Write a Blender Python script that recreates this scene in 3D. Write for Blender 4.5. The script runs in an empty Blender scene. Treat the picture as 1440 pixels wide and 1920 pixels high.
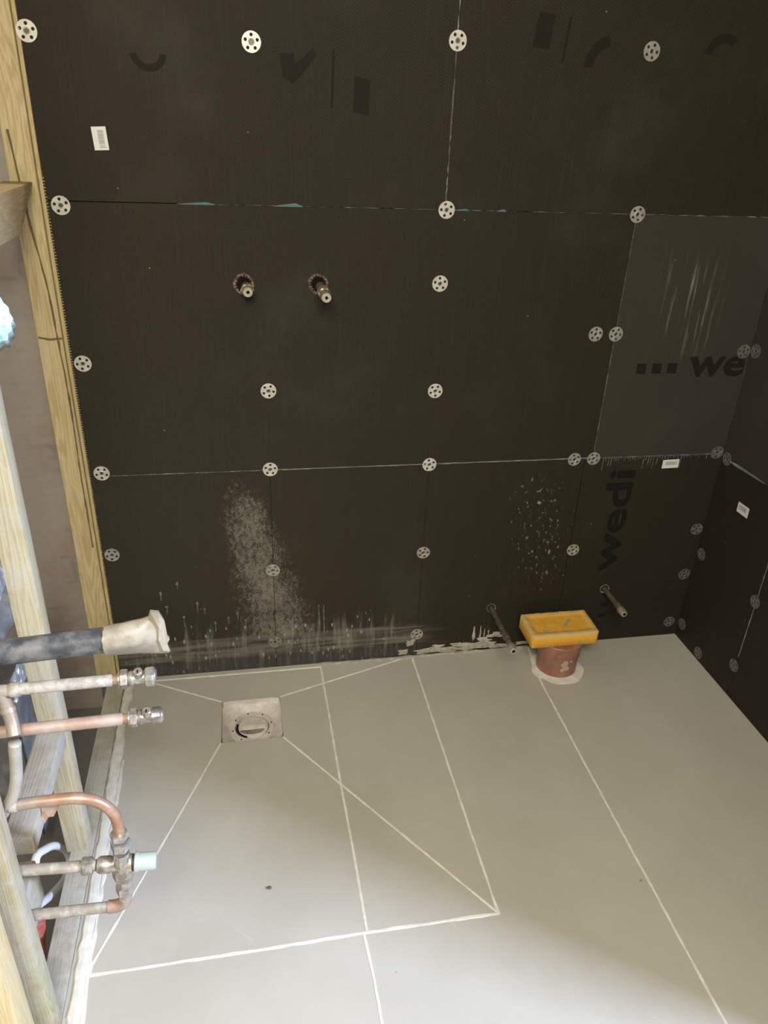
import bpy, bmesh, math, random
from mathutils import Vector, Matrix, noise
from math import sin, cos, pi, radians

SC = bpy.context.scene
COL = SC.collection
random.seed(7)

# ------------------------------------------------------------------ camera
cam = bpy.data.cameras.new('camera')
cam.sensor_fit = 'VERTICAL'; cam.sensor_height = 36; cam.sensor_width = 27
cam.lens = 1405.137 * 36 / 1920
cam.clip_start = 0.02
co = bpy.data.objects.new('camera', cam); COL.objects.link(co)
Rm = [[0.983544, 0.047731, -0.174251], [-0.17648, 0.460315, -0.870037], [0.038682, 0.886471, 0.461164]]
Cp = (-1.27157, -1.68673, 1.36907)
co.matrix_world = Matrix([[*Rm[0], Cp[0]], [*Rm[1], Cp[1]], [*Rm[2], Cp[2]], [0, 0, 0, 1]])
SC.camera = co

# ------------------------------------------------------------------ light
SC.view_settings.view_transform = 'Standard'
SC.view_settings.look = 'None'
SC.view_settings.gamma = 1
SC.view_settings.use_curve_mapping = False
SC.view_settings.exposure = 0.0
w = bpy.data.worlds.new('world'); SC.world = w; w.use_nodes = True
w.node_tree.nodes['Background'].inputs[0].default_value = (0.86, 0.93, 1.0, 1)
w.node_tree.nodes['Background'].inputs[1].default_value = 0.32

def area(name, loc, target, sx, sy, power, col):
    l = bpy.data.lights.new(name, 'AREA'); l.shape = 'RECTANGLE'; l.size = sx; l.size_y = sy
    l.energy = power; l.color = col
    o = bpy.data.objects.new(name, l); COL.objects.link(o); o.location = loc
    o.rotation_euler = (Vector(target) - Vector(loc)).to_track_quat('-Z', 'Y').to_euler()
    return o
area('daylight_side', (1.62, -2.39, 2.10), (-1.2, -0.9, 0.35), 0.36, 0.36, 310, (0.55, 0.68, 1.0))
area('room_fill', (-1.38, -2.35, 2.15), (-1.30, -.7, 0.0), .9, .8, 68, (1.0, 0.93, 0.76))  # added ambient fill, no lamp body stands here

# ------------------------------------------------------------------ node helper
class X:
    """tiny expression wrapper over math nodes"""
    nt = None
    def __init__(s, sock): s.s = sock
    @staticmethod
    def m(op, *a, clamp=False):
        n = X.nt.nodes.new('ShaderNodeMath'); n.operation = op; n.use_clamp = clamp
        for i, v in enumerate(a):
            if isinstance(v, X): X.nt.links.new(v.s, n.inputs[i])
            else: n.inputs[i].default_value = v
        return X(n.outputs[0])
    def __add__(s, o): return X.m('ADD', s, o)
    __radd__ = __add__
    def __sub__(s, o): return X.m('SUBTRACT', s, o)
    def __rsub__(s, o): return X.m('SUBTRACT', o, s)
    def __mul__(s, o): return X.m('MULTIPLY', s, o)
    __rmul__ = __mul__
    def __truediv__(s, o): return X.m('DIVIDE', s, o)
def mn(a, b): return X.m('MINIMUM', a, b)
def mx(a, b): return X.m('MAXIMUM', a, b)
def ab(a): return X.m('ABSOLUTE', a)
def step(v, lo, hi):
    n = X.nt.nodes.new('ShaderNodeMapRange'); n.interpolation_type = 'SMOOTHSTEP'
    X.nt.links.new(v.s, n.inputs[0]); n.inputs[1].default_value = lo; n.inputs[2].default_value = hi
    return X(n.outputs[0])
def pos():
    g = X.nt.nodes.new('ShaderNodeNewGeometry'); s = X.nt.nodes.new('ShaderNodeSeparateXYZ')
    X.nt.links.new(g.outputs['Position'], s.inputs[0])
    return X(s.outputs[0]), X(s.outputs[1]), X(s.outputs[2])
def comb(x, y, z):
    n = X.nt.nodes.new('ShaderNodeCombineXYZ')
    for i, v in enumerate((x, y, z)):
        if isinstance(v, X): X.nt.links.new(v.s, n.inputs[i])
        else: n.inputs[i].default_value = v
    return X(n.outputs[0])
def nz(vec, scale, detail=3, rough=.5, dist=0):
    n = X.nt.nodes.new('ShaderNodeTexNoise'); X.nt.links.new(vec.s, n.inputs['Vector'])
    n.inputs['Scale'].default_value = scale; n.inputs['Detail'].default_value = detail
    n.inputs['Roughness'].default_value = rough; n.inputs['Distortion'].default_value = dist
    return X(n.outputs['Fac'])
def vor(vec, scale, out='Distance', feat='F1'):
    n = X.nt.nodes.new('ShaderNodeTexVoronoi'); n.feature = feat
    X.nt.links.new(vec.s, n.inputs['Vector']); n.inputs['Scale'].default_value = scale
    return X(n.outputs[out])
def mix(f, a, b):
    n = X.nt.nodes.new('ShaderNodeMix'); n.data_type = 'RGBA'
    for i, v in ((0, f), (6, a), (7, b)):
        if isinstance(v, X): X.nt.links.new(v.s, n.inputs[i])
        elif i == 0: n.inputs[0].default_value = v
        else: n.inputs[i].default_value = (*v, 1)
    return X(n.outputs[2])
def mat(name, fn, rough=.6, metal=0, spec=.5):
    m = bpy.data.materials.new(name); m.use_nodes = True; X.nt = m.node_tree
    b = X.nt.nodes['Principled BSDF']
    b.inputs['Roughness'].default_value = rough; b.inputs['Metallic'].default_value = metal
    b.inputs['Specular IOR Level'].default_value = spec
    r = fn(b)
    if r is not None:
        if isinstance(r, X): X.nt.links.new(r.s, b.inputs['Base Color'])
        else: b.inputs['Base Color'].default_value = (*r, 1)
    return m
def bump(b, h, strength=.3, dist=.002):
    n = X.nt.nodes.new('ShaderNodeBump'); n.inputs['Strength'].default_value = strength
    n.inputs['Distance'].default_value = dist
    X.nt.links.new(h.s, n.inputs['Height']); X.nt.links.new(n.outputs[0], b.inputs['Normal'])
def srgb(r, g, b):
    f = lambda c: (c/255/12.92) if c/255 <= .04045 else ((c/255+.055)/1.055)**2.4
    return (f(r), f(g), f(b))

# ------------------------------------------------------------------ materials
def board_fn(b):
    x, y, z = pos()
    v = comb(x, y, z)
    base = mix(nz(v, 2.2, 2), (0.0185, 0.0155, 0.0095), (0.024, 0.0185, 0.0110))
    # waffle mesh of the facing
    u = x + y
    wv = X.m('SINE', u * (2*pi/0.0065)) * X.m('SINE', z * (2*pi/0.0065))
    fib = nz(comb(u * 160, 0.0, z * 6), 1, 2)
    base = mix(step(fib, .5, .8) * .25, base, (0.040, 0.035, 0.026))
    # faint cloudy dust
    cloud = step(nz(v, 3.1, 4, .6), .5, .8)
    base = mix(cloud * .09, base, (0.16, 0.15, 0.13))
    sp = nz(v, 260, 3, .7)
    sp2 = nz(comb(x * 1.0, y, z * .6), 95, 3, .65)
    low_left = step(x, -.3, -1.5) * step(z, 1.3, .1)  # base grows paler towards the lower left
    base = mix(low_left * .075, base, (0.20, 0.18, 0.14))
    # dust plume: x centre drifts right as it goes down
    xc = (0.6 - z) * 0.21 + (-1.308)
    wd = (0.62 - z) * 0.22 + 0.065
    pl = 1 - ab(x - xc) / wd
    plm = step(pl, 0.0, 1.0) * step(z, .64, .46) * step(z, .085, .12)
    soft = nz(v, 14, 3)
    f1 = step(sp * .65 + sp2 * .5 + plm * .24 + soft * .30, .80, 1.06) * step(plm, 0.0, .45)
    col = mix(f1 * .55, base, (0.28, 0.25, 0.21))
    # right hand splashes
    pr = (1 - ab(x + .49 + (z - .35) * .15) / .12)
    prm = step(pr, 0, .7) * step(z, .62, .5) * step(z, .15, .26)
    f2 = step(sp2 * .8 + sp * .2 + prm * .04, .62, .68) * prm
    col = mix(f2 * .75, col, (0.36, 0.33, 0.28))
    # low splash zone across the left half
    lz = step(z, .30, .10) * step(x, -.66, -1.0)
    cell = comb(x * 1.0, 0.0, z * .38)
    d = vor(cell, 85); dc = vor(cell, 85, 'Color')
    f3 = step(d + (1 - lz) * .5, .28, .17) * step(X(dc.s), .62, .66)
    col = mix(f3 * .6, col, (0.42, 0.38, 0.32))
    st = nz(comb(x * 55, 0.0, z * 5), 1, 4, .7)
    lz2 = step(z, .24, .08) * step(x, -.62, -.95)
    col = mix(step(st + lz2 * .14, .60, .85) * lz2 * .55, col, (0.30, 0.275, 0.235))
    # brushed smear band along the foot
    e = nz(comb(x * 5, 0.0, z * 70), 1, 5, .65)
    band = step(z, .125, .100) * step(z, .032, .050) * step(x, -.70, -.86)
    col = mix(step(e + band * .2, .50, .90) * band * .55, col, (0.26, 0.245, 0.21))
    foot = step(z, .050, .030) * step(x, -.75, -.9)
    col = mix(foot * .55, col, (0.060, 0.062, 0.064))
    # dusty right hand mid board with trowel scrapes
    rb = step(x, -.380, -.378) * step(z, .600, .603) * step(z, 1.207, 1.205)
    col = mix(rb * .15, col, (0.12, 0.118, 0.105))
    scr = nz(comb(x * 95, 0.0, z * 5), 1, 3, .6)
    rbm = rb * step(ab(x + .19 + (z - 1.0) * .12), .12, .02) * step(ab(z - 1.0), .16, .04)
    col = mix(step(scr, .52, .72) * rbm * .6, col, (0.27, 0.26, 0.23))
    # pin head spots anywhere
    dd = vor(v, 46); rc = vor(v, 46, 'Color')
    col = mix(step(dd, .085, .06) * step(X(rc.s), .93, .94) * .5, col, (0.36, 0.33, 0.28))
    bump(b, wv * .6 + sp * .5, .35, .0012)
    return col
M = {}
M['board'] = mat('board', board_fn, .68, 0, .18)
M['board_edge'] = mat('board_edge', lambda b: (0.035, 0.032, 0.026), .8)
M['ink'] = mat('ink', lambda b: (0.0095, 0.009, 0.0075), .7, 0, .12)
M['foam'] = mat('foam', lambda b: (0.07, 0.12, 0.14), .7)
def floor_fn(b):
    x, y, z = pos(); v = comb(x, y, z)
    a = nz(v, 2.3, 4, .6)
    col = mix(step(a, .3, .7), (0.40, 0.375, 0.315), (0.455, 0.43, 0.37))
    col = mix(step(nz(v, 11, 5, .65, 1.0), .52, .75) * .28, col, (0.50, 0.47, 0.41))
    g = nz(v, 420, 2, .6)
    col = mix(g * .22, col, (0.27, 0.25, 0.22))
    # pale streaks from trowelling
    s = nz(comb((x - y) * 3.2, (x + y) * 34, 0.0), 1, 3)
    col = mix(step(s, .64, .78) * .25, col, (0.55, 0.52, 0.46))
    d = vor(v, 9); c = vor(v, 9, 'Color')
    col = mix(step(d, .030, .018) * step(X(c.s), .60, .62) * .7, col, (0.12, 0.10, 0.08))
    bump(b, g, .25, .0008)
    return col
M['screed'] = mat('screed', floor_fn, .72, 0, .35)
def filler_fn(b):
    x, y, z = pos(); v = comb(x, y, z)
    return mix(step(nz(v, 40, 3), .35, .7), (0.60, 0.57, 0.50), (0.72, 0.69, 0.62))
M['filler'] = mat('filler', filler_fn, .6)
M['faint'] = mat('faint', lambda b: (0.50, 0.46, 0.40), .8)
def wood(name, axis, c1, c2, c3, dusty=.0):
    def f(b):
        t = X.nt.nodes.new('ShaderNodeNewGeometry')
        x, y, z = pos()
        q = {'z': (x * 1.0, y, z * .05), 'y': (x, y * .05, z), 'x': (x * .05, y, z)}[axis]
        v = comb(*q)
        n1 = nz(v, 22, 3, .5, 1.2)
        ring = X.m('SINE', n1 * 95)
        col = mix(step(ring, -.6, 1.0), c1, c2)
        n2 = nz(v, 300, 3, .6)
        col = mix(step(n2, .45, .8) * .5, col, c3)
        gr = nz(comb(x, y, z), 6, 2)
        col = mix(step(gr, .5, .7) * .35, col, (0.38, 0.38, 0.20))
        kn = vor(comb(*({'z': (x, y, z * .9)}.get(axis, (x, y, z)))), 5.5)
        col = mix(step(kn, .10, .04) * .7, col, (0.22, 0.14, 0.07))
        if dusty:
            du = nz(comb(x, y, z), 16, 5, .7)
            col = mix(step(du, .40, .62) * dusty, col, (0.50, 0.47, 0.40))
        bump(b, ring * .3 + n2, .3, .0012)
        return col
    return mat(name, f, .75, 0, .3)
M['wood_z'] = wood('wood_z', 'z', (0.52, 0.42, 0.23), (0.44, 0.33, 0.16), (0.30, 0.20, 0.09))
M['wood_pale'] = wood('wood_pale', 'z', (0.52, 0.45, 0.29), (0.44, 0.36, 0.21), (0.34, 0.26, 0.14), .6)
M['wood_near'] = wood('wood_near', 'z', (0.44, 0.38, 0.24), (0.36, 0.29, 0.17), (0.27, 0.20, 0.11), .45)
M['wood_cream'] = wood('wood_cream', 'z', (0.62, 0.49, 0.27), (0.57, 0.43, 0.22), (0.45, 0.34, 0.18), .1)
M['wood_y'] = wood('wood_y', 'y', (0.40, 0.36, 0.29), (0.36, 0.30, 0.22), (0.30, 0.24, 0.17), .55)
M['wood_yellow'] = wood('wood_yellow', 'y', (0.78, 0.60, 0.36), (0.70, 0.52, 0.29), (0.56, 0.42, 0.23), .15)
M['plate'] = wood('plate', 'y', (0.40, 0.37, 0.29), (0.36, 0.32, 0.24), (0.30, 0.25, 0.18), .7)
def brick_fn(b):
    x, y, z = pos(); v = comb(x + y, z, 0.0)
    n = X.nt.nodes.new('ShaderNodeTexBrick'); X.nt.links.new(v.s, n.inputs['Vector'])
    n.inputs['Color1'].default_value = (0.21, 0.155, 0.12, 1); n.inputs['Color2'].default_value = (0.27, 0.19, 0.15, 1)
    n.inputs['Mortar'].default_value = (0.15, 0.135, 0.115, 1); n.inputs['Scale'].default_value = 1
    n.inputs['Brick Width'].default_value = .225; n.inputs['Row Height'].default_value = .075
    n.inputs['Mortar Size'].default_value = .008; n.inputs['Mortar Smooth'].default_value = 1
    p = comb(x, y, z)
    col = mix(step(nz(p, 7, 5, .7), .25, .6) * .88, X(n.outputs[0]), (0.30, 0.26, 0.215))
    bump(b, nz(p, 40, 4), .6, .006)
    return col
M['brick'] = mat('brick', brick_fn, .9)
def conc_fn(b):
    x, y, z = pos(); v = comb(x, y, z)
    return mix(nz(v, 12, 5, .6), (0.10, 0.095, 0.085), (0.20, 0.19, 0.17))
M['concrete'] = mat('concrete', conc_fn, .9)
def plaster_fn(b):
    x, y, z = pos(); v = comb(x, y, z)
    return mix(nz(v, 4, 4, .6), (0.52, 0.46, 0.38), (0.62, 0.57, 0.49))
M['plaster'] = mat('plaster', plaster_fn, .9)
M['ceiling'] = mat('ceiling', lambda b: (0.6, 0.58, 0.54), .9)
def metal_fn(c1, c2, sc=60):
    def f(b):
        x, y, z = pos(); v = comb(x, y, z)
        return mix(step(nz(v, sc, 4, .6), .4, .65), c1, c2)
    return f
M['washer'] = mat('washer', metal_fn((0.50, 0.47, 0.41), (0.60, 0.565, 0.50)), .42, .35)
M['washer_shaded'] = mat('washer_shaded', metal_fn((0.32, 0.305, 0.27), (0.42, 0.40, 0.355)), .45, .4)  # darker copy: light falloff on the right and oxidation put into the colour
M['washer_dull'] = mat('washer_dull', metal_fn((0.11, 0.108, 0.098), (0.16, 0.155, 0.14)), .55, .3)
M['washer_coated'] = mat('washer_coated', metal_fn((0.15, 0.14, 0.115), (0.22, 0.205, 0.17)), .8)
M['screw'] = mat('screw', lambda b: (0.10, 0.09, 0.075), .4, .7)
M['brass'] = mat('brass', metal_fn((0.60, 0.50, 0.34), (0.70, 0.62, 0.48)), .30, .75)
M['nickel'] = mat('nickel', metal_fn((0.42, 0.40, 0.36), (0.62, 0.60, 0.56), 90), .24, .8)
M['valve_dusty'] = mat('valve_dusty', metal_fn((0.26, 0.235, 0.195), (0.46, 0.43, 0.37), 90), .34, .6)
M['copper'] = mat('copper', metal_fn((0.52, 0.30, 0.19), (0.60, 0.44, 0.34), 45), .36, .5)
M['copper_dusty'] = mat('copper_dusty', metal_fn((0.31, 0.20, 0.145), (0.36, 0.29, 0.235), 28), .6, .15)
M['copper_grey'] = mat('copper_grey', metal_fn((0.27, 0.235, 0.19), (0.38, 0.35, 0.30), 75), .65, .1)
M['copper_dark'] = mat('copper_dark', metal_fn((0.14, 0.10, 0.075), (0.22, 0.17, 0.13), 70), .4, .5)
M['waste'] = mat('waste', metal_fn((0.045, 0.048, 0.056), (0.15, 0.145, 0.14), 30), .42)
M['tape'] = mat('tape', metal_fn((0.24, 0.21, 0.155), (0.34, 0.30, 0.235), 35), .40)
M['mint'] = mat('mint', lambda b: (0.37, 0.425, 0.37), .4)
M['rubber'] = mat('rubber', lambda b: (0.03, 0.03, 0.03), .6)
M['white'] = mat('white', lambda b: (0.72, 0.72, 0.72), .5)
M['beigepipe'] = mat('beigepipe', metal_fn((0.29, 0.27, 0.225), (0.35, 0.33, 0.28), 30), .5)
def bend_fn(b):
    x, y, z = pos(); v = comb(x, y, z)
    c = mix(step(nz(v, 40, 4, .6), .4, .65), (0.36, 0.20, 0.125), (0.44, 0.30, 0.22))
    f = step(x + nz(v, 30, 3) * .05, -1.535, -1.585)
    return mix(f * .8, c, (0.33, 0.30, 0.25))
M['copper_bend'] = mat('copper_bend', bend_fn, .36, .35)
M['brass_dull'] = mat('brass_dull', metal_fn((0.24, 0.19, 0.13), (0.34, 0.28, 0.20), 90), .35, .6)
M['smear'] = mat('smear', metal_fn((0.30, 0.275, 0.22), (0.42, 0.39, 0.33), 60), .8)
M['paper'] = mat('paper', lambda b: (0.62, 0.59, 0.54), .6)
M['barink'] = mat('barink', lambda b: (0.14, 0.13, 0.12), .7)
def sponge_fn(b):
    x, y, z = pos(); v = comb(x, y, z)
    c = mix(nz(v, 60, 4, .6), (0.70, 0.34, 0.035), (0.78, 0.43, 0.07))
    d = vor(v, 420); c = mix(step(d, .35, .10) * .45, c, (0.45, 0.20, 0.02))
    # soapy grey film on the raised rim and two green stains
    ex = mn(x + .534, (-.336) - x); ey = mn(y + .141, (-.030) - y)
    e = mn(ex, ey)
    top = step(z, .131, .137)
    c = mix(step(e + nz(v, 70, 4, .7) * .030, .042, .018) * top * .62, c, (0.50, 0.42, 0.22))
    d1 = X.m('SQRT', (x + .417 + (y + .09) * -.8) * (x + .417 + (y + .09) * -.8) * 3.0 + (y + .085) * (y + .085) * .35)
    c = mix(step(d1 + nz(v, 70, 2) * .012, .021, .012) * .7 * step(z, .120, .125), c, (0.14, 0.34, 0.24))
    d2 = X.m('SQRT', (x + .485) * (x + .485) + (y + .117) * (y + .117))
    c = mix(step(d2 + nz(v, 120, 2) * .010, .017, .009) * .6, c, (0.18, 0.34, 0.22))
    d3 = X.m('SQRT', (x + .392) * (x + .392) + (z - .112) * (z - .112))
    c = mix(step(d3, .009, .004) * .6, c, (0.25, 0.34, 0.14))
    bump(b, d, .7, .0015)
    return c
M['sponge'] = mat('sponge', sponge_fn, .9, 0, .2)
M['terracotta'] = mat('terracotta', metal_fn((0.25, 0.105, 0.07), (0.31, 0.15, 0.105), 25), .38)
def drain_fn(b):
    x, y, z = pos(); v = comb(x, y, z)
    return mix(step(nz(v, 45, 4, .6), .35, .65), (0.50, 0.455, 0.415), (0.60, 0.55, 0.50))
M['drain'] = mat('drain', drain_fn, .5)
M['recess'] = mat('recess', metal_fn((0.15, 0.13, 0.11), (0.26, 0.23, 0.20), 90), .7)
M['dark'] = mat('dark', lambda b: (0.007, 0.006, 0.005), .9, 0, .1)
M['foil'] = mat('foil', metal_fn((0.60, 0.62, 0.68), (0.80, 0.82, 0.86), 60), .3, .6)
M['greypanel'] = mat('greypanel', metal_fn((0.13, 0.13, 0.135), (0.21, 0.205, 0.20), 20), .7)
M['aqua'] = mat('aqua', metal_fn((0.32, 0.55, 0.52), (0.70, 0.86, 0.82), 75), .35)
M['red'] = mat('red', metal_fn((0.50, 0.10, 0.08), (0.58, 0.30, 0.25), 60), .5)
M['orange'] = mat('orange', metal_fn((0.045, 0.037, 0.03), (0.24, 0.13, 0.085), 95), .7)
M['scrap'] = mat('scrap', lambda b: (0.42, 0.30, 0.23), .6)

# ------------------------------------------------------------------ mesh helpers
def link(name, bm, m, parent=None, label=None, smooth=False, autos=False):
    me = bpy.data.meshes.new(name)
    bmesh.ops.recalc_face_normals(bm, faces=bm.faces)
    if parent is not None:
        off = parent.location
        bmesh.ops.translate(bm, verts=bm.verts, vec=(-off.x, -off.y, -off.z))
    bm.to_mesh(me); bm.free()
    ms = m if isinstance(m, (list, tuple)) else [m]
    for q in ms: me.materials.append(M[q])
    if smooth:
        for p in me.polygons: p.use_smooth = True
        if autos: me.set_sharp_from_angle(angle=radians(35))
    o = bpy.data.objects.new(name, me); COL.objects.link(o)
    if parent is not None: o.parent = parent
    if label: o['label'] = label
    return o
def sub(name, bm, m, part, thing_loc=None, **k):
    """child of a part (the part sits at the origin of its thing)"""
    root = part
    while root.parent: root = root.parent
    off = root.location
    bmesh.ops.translate(bm, verts=bm.verts, vec=(-off.x, -off.y, -off.z))
    o = link(name, bm, m, None, **k); o.parent = part
    return o
def thing(name, label, cat, loc, group=None):
    o = bpy.data.objects.new(name, None); o.empty_display_size = .02; COL.objects.link(o)
    o.location = loc; o['label'] = label; o['category'] = cat
    if group: o['group'] = group
    return o
def tag(o, label, cat, group=None):
    o['label'] = label; o['category'] = cat
    if group: o['group'] = group
    return o
def box(bm, x0, x1, y0, y1, z0, z1, bev=0, mi=0):
    r = bmesh.ops.create_cube(bm, size=1)
    bmesh.ops.scale(bm, verts=r['verts'], vec=(x1-x0, y1-y0, z1-z0))
    bmesh.ops.translate(bm, verts=r['verts'], vec=((x0+x1)/2, (y0+y1)/2, (z0+z1)/2))
    fs = {f for v in r['verts'] for f in v.link_faces}
    for f in fs: f.material_index = mi
    if bev:
        es = list({e for v in r['verts'] for e in v.link_edges})
        bmesh.ops.bevel(bm, geom=es, offset=bev, segments=2, affect='EDGES', profile=.6)
    return bm
def B(*a, **k): return box(bmesh.new(), *a, **k)
def ring_frames(pts):
    fr = []; n = len(pts); up = None
    for i in range(n):
        t = (pts[min(i+1, n-1)] - pts[max(i-1, 0)]).normalized()
        if up is None:
            a = Vector((0, 0, 1)) if abs(t.z) < .9 else Vector((0, 1, 0))
            up = (a - t * a.dot(t)).normalized()
        else: up = (up - t * up.dot(t)).normalized()
        fr.append((pts[i], up, t.cross(up)))
    return fr
def smoothpath(P, k=8):
    P = [Vector(p) for p in P]; out = []
    for i in range(len(P)-1):
        a = P[max(i-1, 0)]; b = P[i]; c = P[i+1]; d = P[min(i+2, len(P)-1)]
        for j in range(k):
            t = j/k
            out.append(.5*((2*b) + (-a+c)*t + (2*a-5*b+4*c-d)*t*t + (-a+3*b-3*c+d)*t**3))
    out.append(P[-1]); return out
def tube(pts, rad, seg=20, bm=None, caps=True, phase=0):
    bm = bm or bmesh.new(); pts = [Vector(p) for p in pts]
    rs = rad if isinstance(rad, (list, tuple)) else [rad]*len(pts)
    prev = None; first = None
    for (p, u, v), r in zip(ring_frames(pts), rs):
        cur = [bm.verts.new(p + u*(r*cos(2*pi*k/seg+phase)) + v*(r*sin(2*pi*k/seg+phase))) for k in range(seg)]
        if prev:
            for k in range(seg): bm.faces.new((prev[k], prev[(k+1) % seg], cur[(k+1) % seg], cur[k]))
        else: first = cur
        prev = cur
    if caps:
        bm.faces.new(first[::-1]); bm.faces.new(prev)
    return bm
def lathe(prof, axis0, axis1, seg=24, bm=None, hexes=False):
    """prof: (distance along axis, radius) pairs from axis0 towards axis1"""
    a = Vector(axis0); d = (Vector(axis1)-a).normalized()
    u = Vector((0, 0, 1)) if abs(d.z) < .9 else Vector((0, 1, 0))
    u = (u - d*u.dot(d)).normalized(); v = d.cross(u)
    bm = bm or bmesh.new(); prev = None; first = None
    n = 6 if hexes else seg
    for t, r in prof:
        cur = [bm.verts.new(a + d*t + u*(r*cos(2*pi*(k+.5)/n)) + v*(r*sin(2*pi*(k+.5)/n))) for k in range(n)]
        if prev:
            for k in range(n): bm.faces.new((prev[k], prev[(k+1) % n], cur[(k+1) % n], cur[k]))
        else: first = cur
        prev = cur
    bm.faces.new(first[::-1]); bm.faces.new(prev)
    return bm
def hexnut(a, b, r, bm=None):
    L = (Vector(b)-Vector(a)).length
    return lathe([(0, r*.9), (L*.14, r), (L*.86, r), (L, r*.9)], a, b, bm=bm, hexes=True)
def strip(P, width, plane='floor', h=.0012, bm=None, jit=.0, seglen=.02, z0=0.0):
    """raised bead of filler along a polyline. plane floor: (x,y); back: (x,z) on y=0; right: (y,z) on x=0"""
    bm = bm or bmesh.new(); Q = []
    for (a, b) in zip(P[:-1], P[1:]):
        a, b = Vector(a), Vector(b); n = max(2, int((b-a).length/seglen))
        Q += [a + (b-a)*i/n for i in range(n)]
    Q.append(Vector(P[-1]))
    def to3(q, hh):
        if plane == 'floor': return (q.x, q.y, z0+hh)
        if plane == 'back': return (q.x, -hh, q.y)
        return (-hh, q.x, q.y)
    prev = None
    for i, q in enumerate(Q):
        t = (Q[min(i+1, len(Q)-1)] - Q[max(i-1, 0)]).normalized(); n = Vector((-t.y, t.x))
        wd = width*(1 + jit*(random.random()*2-1)); wo = width*jit*.3*(random.random()*2-1)
        ps = [(-.5, -.0005), (-.35, h*.8), (0, h), (.35, h*.8), (.5, -.0005)]
        cur = [bm.verts.new(to3(q + n*(s*wd+wo), hh)) for s, hh in ps]
        if prev:
            for k in range(4): bm.faces.new((prev[k], prev[k+1], cur[k+1], cur[k]))
        prev = cur
    return bm
def blob(cx, cz, rx, rz, plane='back', h=.0015, n=14, irr=.35, bm=None, z0=0):
    bm = bm or bmesh.new(); sd = random.random()*50
    c = []; m_ = []
    def to3(u, v, hh): return (u, -hh, v) if plane == 'back' else ((-hh, u, v) if plane == 'right' else (u, v, z0+hh))
    for k in range(n):
        a = 2*pi*k/n; r = 1 + irr*(noise.noise(Vector((cos(a)*1.5+sd, sin(a)*1.5, 0)))*2)
        c.append(bm.verts.new(to3(cx+rx*r*cos(a), cz+rz*r*sin(a), 0)))
        m_.append(bm.verts.new(to3(cx+rx*r*.6*cos(a), cz+rz*r*.6*sin(a), h)))
    for k in range(n): bm.faces.new((c[k], c[(k+1) % n], m_[(k+1) % n], m_[k]))
    bm.faces.new(m_); return bm
def flat_poly(P, plane, h, th=.0003):
    bm = bmesh.new()
    def to3(u, v, hh): return (u, -hh, v) if plane == 'back' else ((-hh, u, v) if plane == 'right' else (u, v, hh))
    a = [bm.verts.new(to3(u, v, h)) for u, v in P]; b = [bm.verts.new(to3(u, v, h-th)) for u, v in P]
    bm.faces.new(a); bm.faces.new(b[::-1])
    for k in range(len(P)): bm.faces.new((a[k], b[k], b[(k+1) % len(P)], a[(k+1) % len(P)]))
    return bm
def struct(o): o['kind'] = 'structure'; return o

# ================================================================== SETTING
# floor slab: pieces around the shower tray and around the drain sit flush
fb = bmesh.new()
TX0, TX1, TY0 = -1.600, -0.831, -0.808
box(fb, TX1, 0.0, -2.9, 0.0, -.05, 0)
box(fb, -1.628, TX1, -2.9, TY0, -.05, 0)
box(fb, -1.628, TX0, TY0, 0.0, -.05, 0)
floor = struct(link('floor', fb, 'screed'))
floor['label'] = 'pale grey cement coated board floor'
sf = struct(link('floor', B(-2.9, -1.60, -2.9, .06, -.16, -.115), 'concrete'))
def fstrip(P, wd, m='filler', h=.0010, jit=.25, parent=None, name='joint_filler', z0=0.0):
    return link(name, strip(P, wd, 'floor', h, None, jit, z0=z0), m, parent or floor)
fstrip([(-1.099, TY0), (-1.094, -.90), (-1.088, -1.35), (-1.085, -2.0)], .0065)
fstrip([(-1.597, -.812), (-1.30, -.811), (-1.09, -.808), (-.828, -.808)], .0075)
fstrip([(-.834, -.012), (-.833, -.40), (-.831, -.812)], .0065)
fstrip([(-.480, -.004), (-.498, -.16), (-.500, -.6), (-.500, -1.25), (-.500, -2.2)], .0065)
fstrip([(-1.099, -.004), (-.842, -.006), (-.60, -.004), (-.48, -.003)], .009, h=.003, jit=.6, m='smear')
# sealant along the tray's left edge and up against the plate
fstrip([(-1.614, -.03), (-1.617, -.2), (-1.613, -.40), (-1.612, -.6), (-1.609, -.8), (-1.606, -1.0), (-1.603, -1.3), (-1.60, -1.9)], .024, h=.004, jit=.22, name='edge_sealant')
fstrip([(-1.598, -.30), (-1.600, -.55), (-1.598, -.80), (-1.592, -1.0), (-1.588, -1.5)], .008, h=.0025, jit=.5, name='edge_sealant')
fb = blob(-.430, -.103, .074, .072, 'floor', .0025, 30, .10)
link('pan_sealant', fb, 'filler', floor)

# shower tray : four falls to the drain
DX0, DX1, DY0, DY1, DZ = -1.372, -1.219, -.270, -.121, -.004
tb = bmesh.new()
def q3(*ps): return tb.faces.new([tb.verts.new(p) for p in ps])
O = [(TX0, TY0, 0), (TX1, TY0, 0), (TX1, 0, 0), (TX0, 0, 0)]
I = [(DX0, DY0, DZ), (DX1, DY0, DZ), (DX1, DY1, DZ), (DX0, DY1, DZ)]
for k in range(4):
    j = (k+1) % 4
    q3(O[k], O[j], I[j], I[k])
    q3(*[(a, b, -.05) for a, b, c in (O[k], O[j])], *[(a, b, c) for a, b, c in (O[j], O[k])])
    q3(I[k], I[j], *[(a, b, -.05) for a, b, c in (I[j], I[k])])
bmesh.ops.remove_doubles(tb, verts=tb.verts, dist=1e-5)
tray = thing('shower_tray', 'pale grey shower tray let into the floor, white lines running to its square drain', 'shower tray', (TX0, TY0, -.05))
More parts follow.
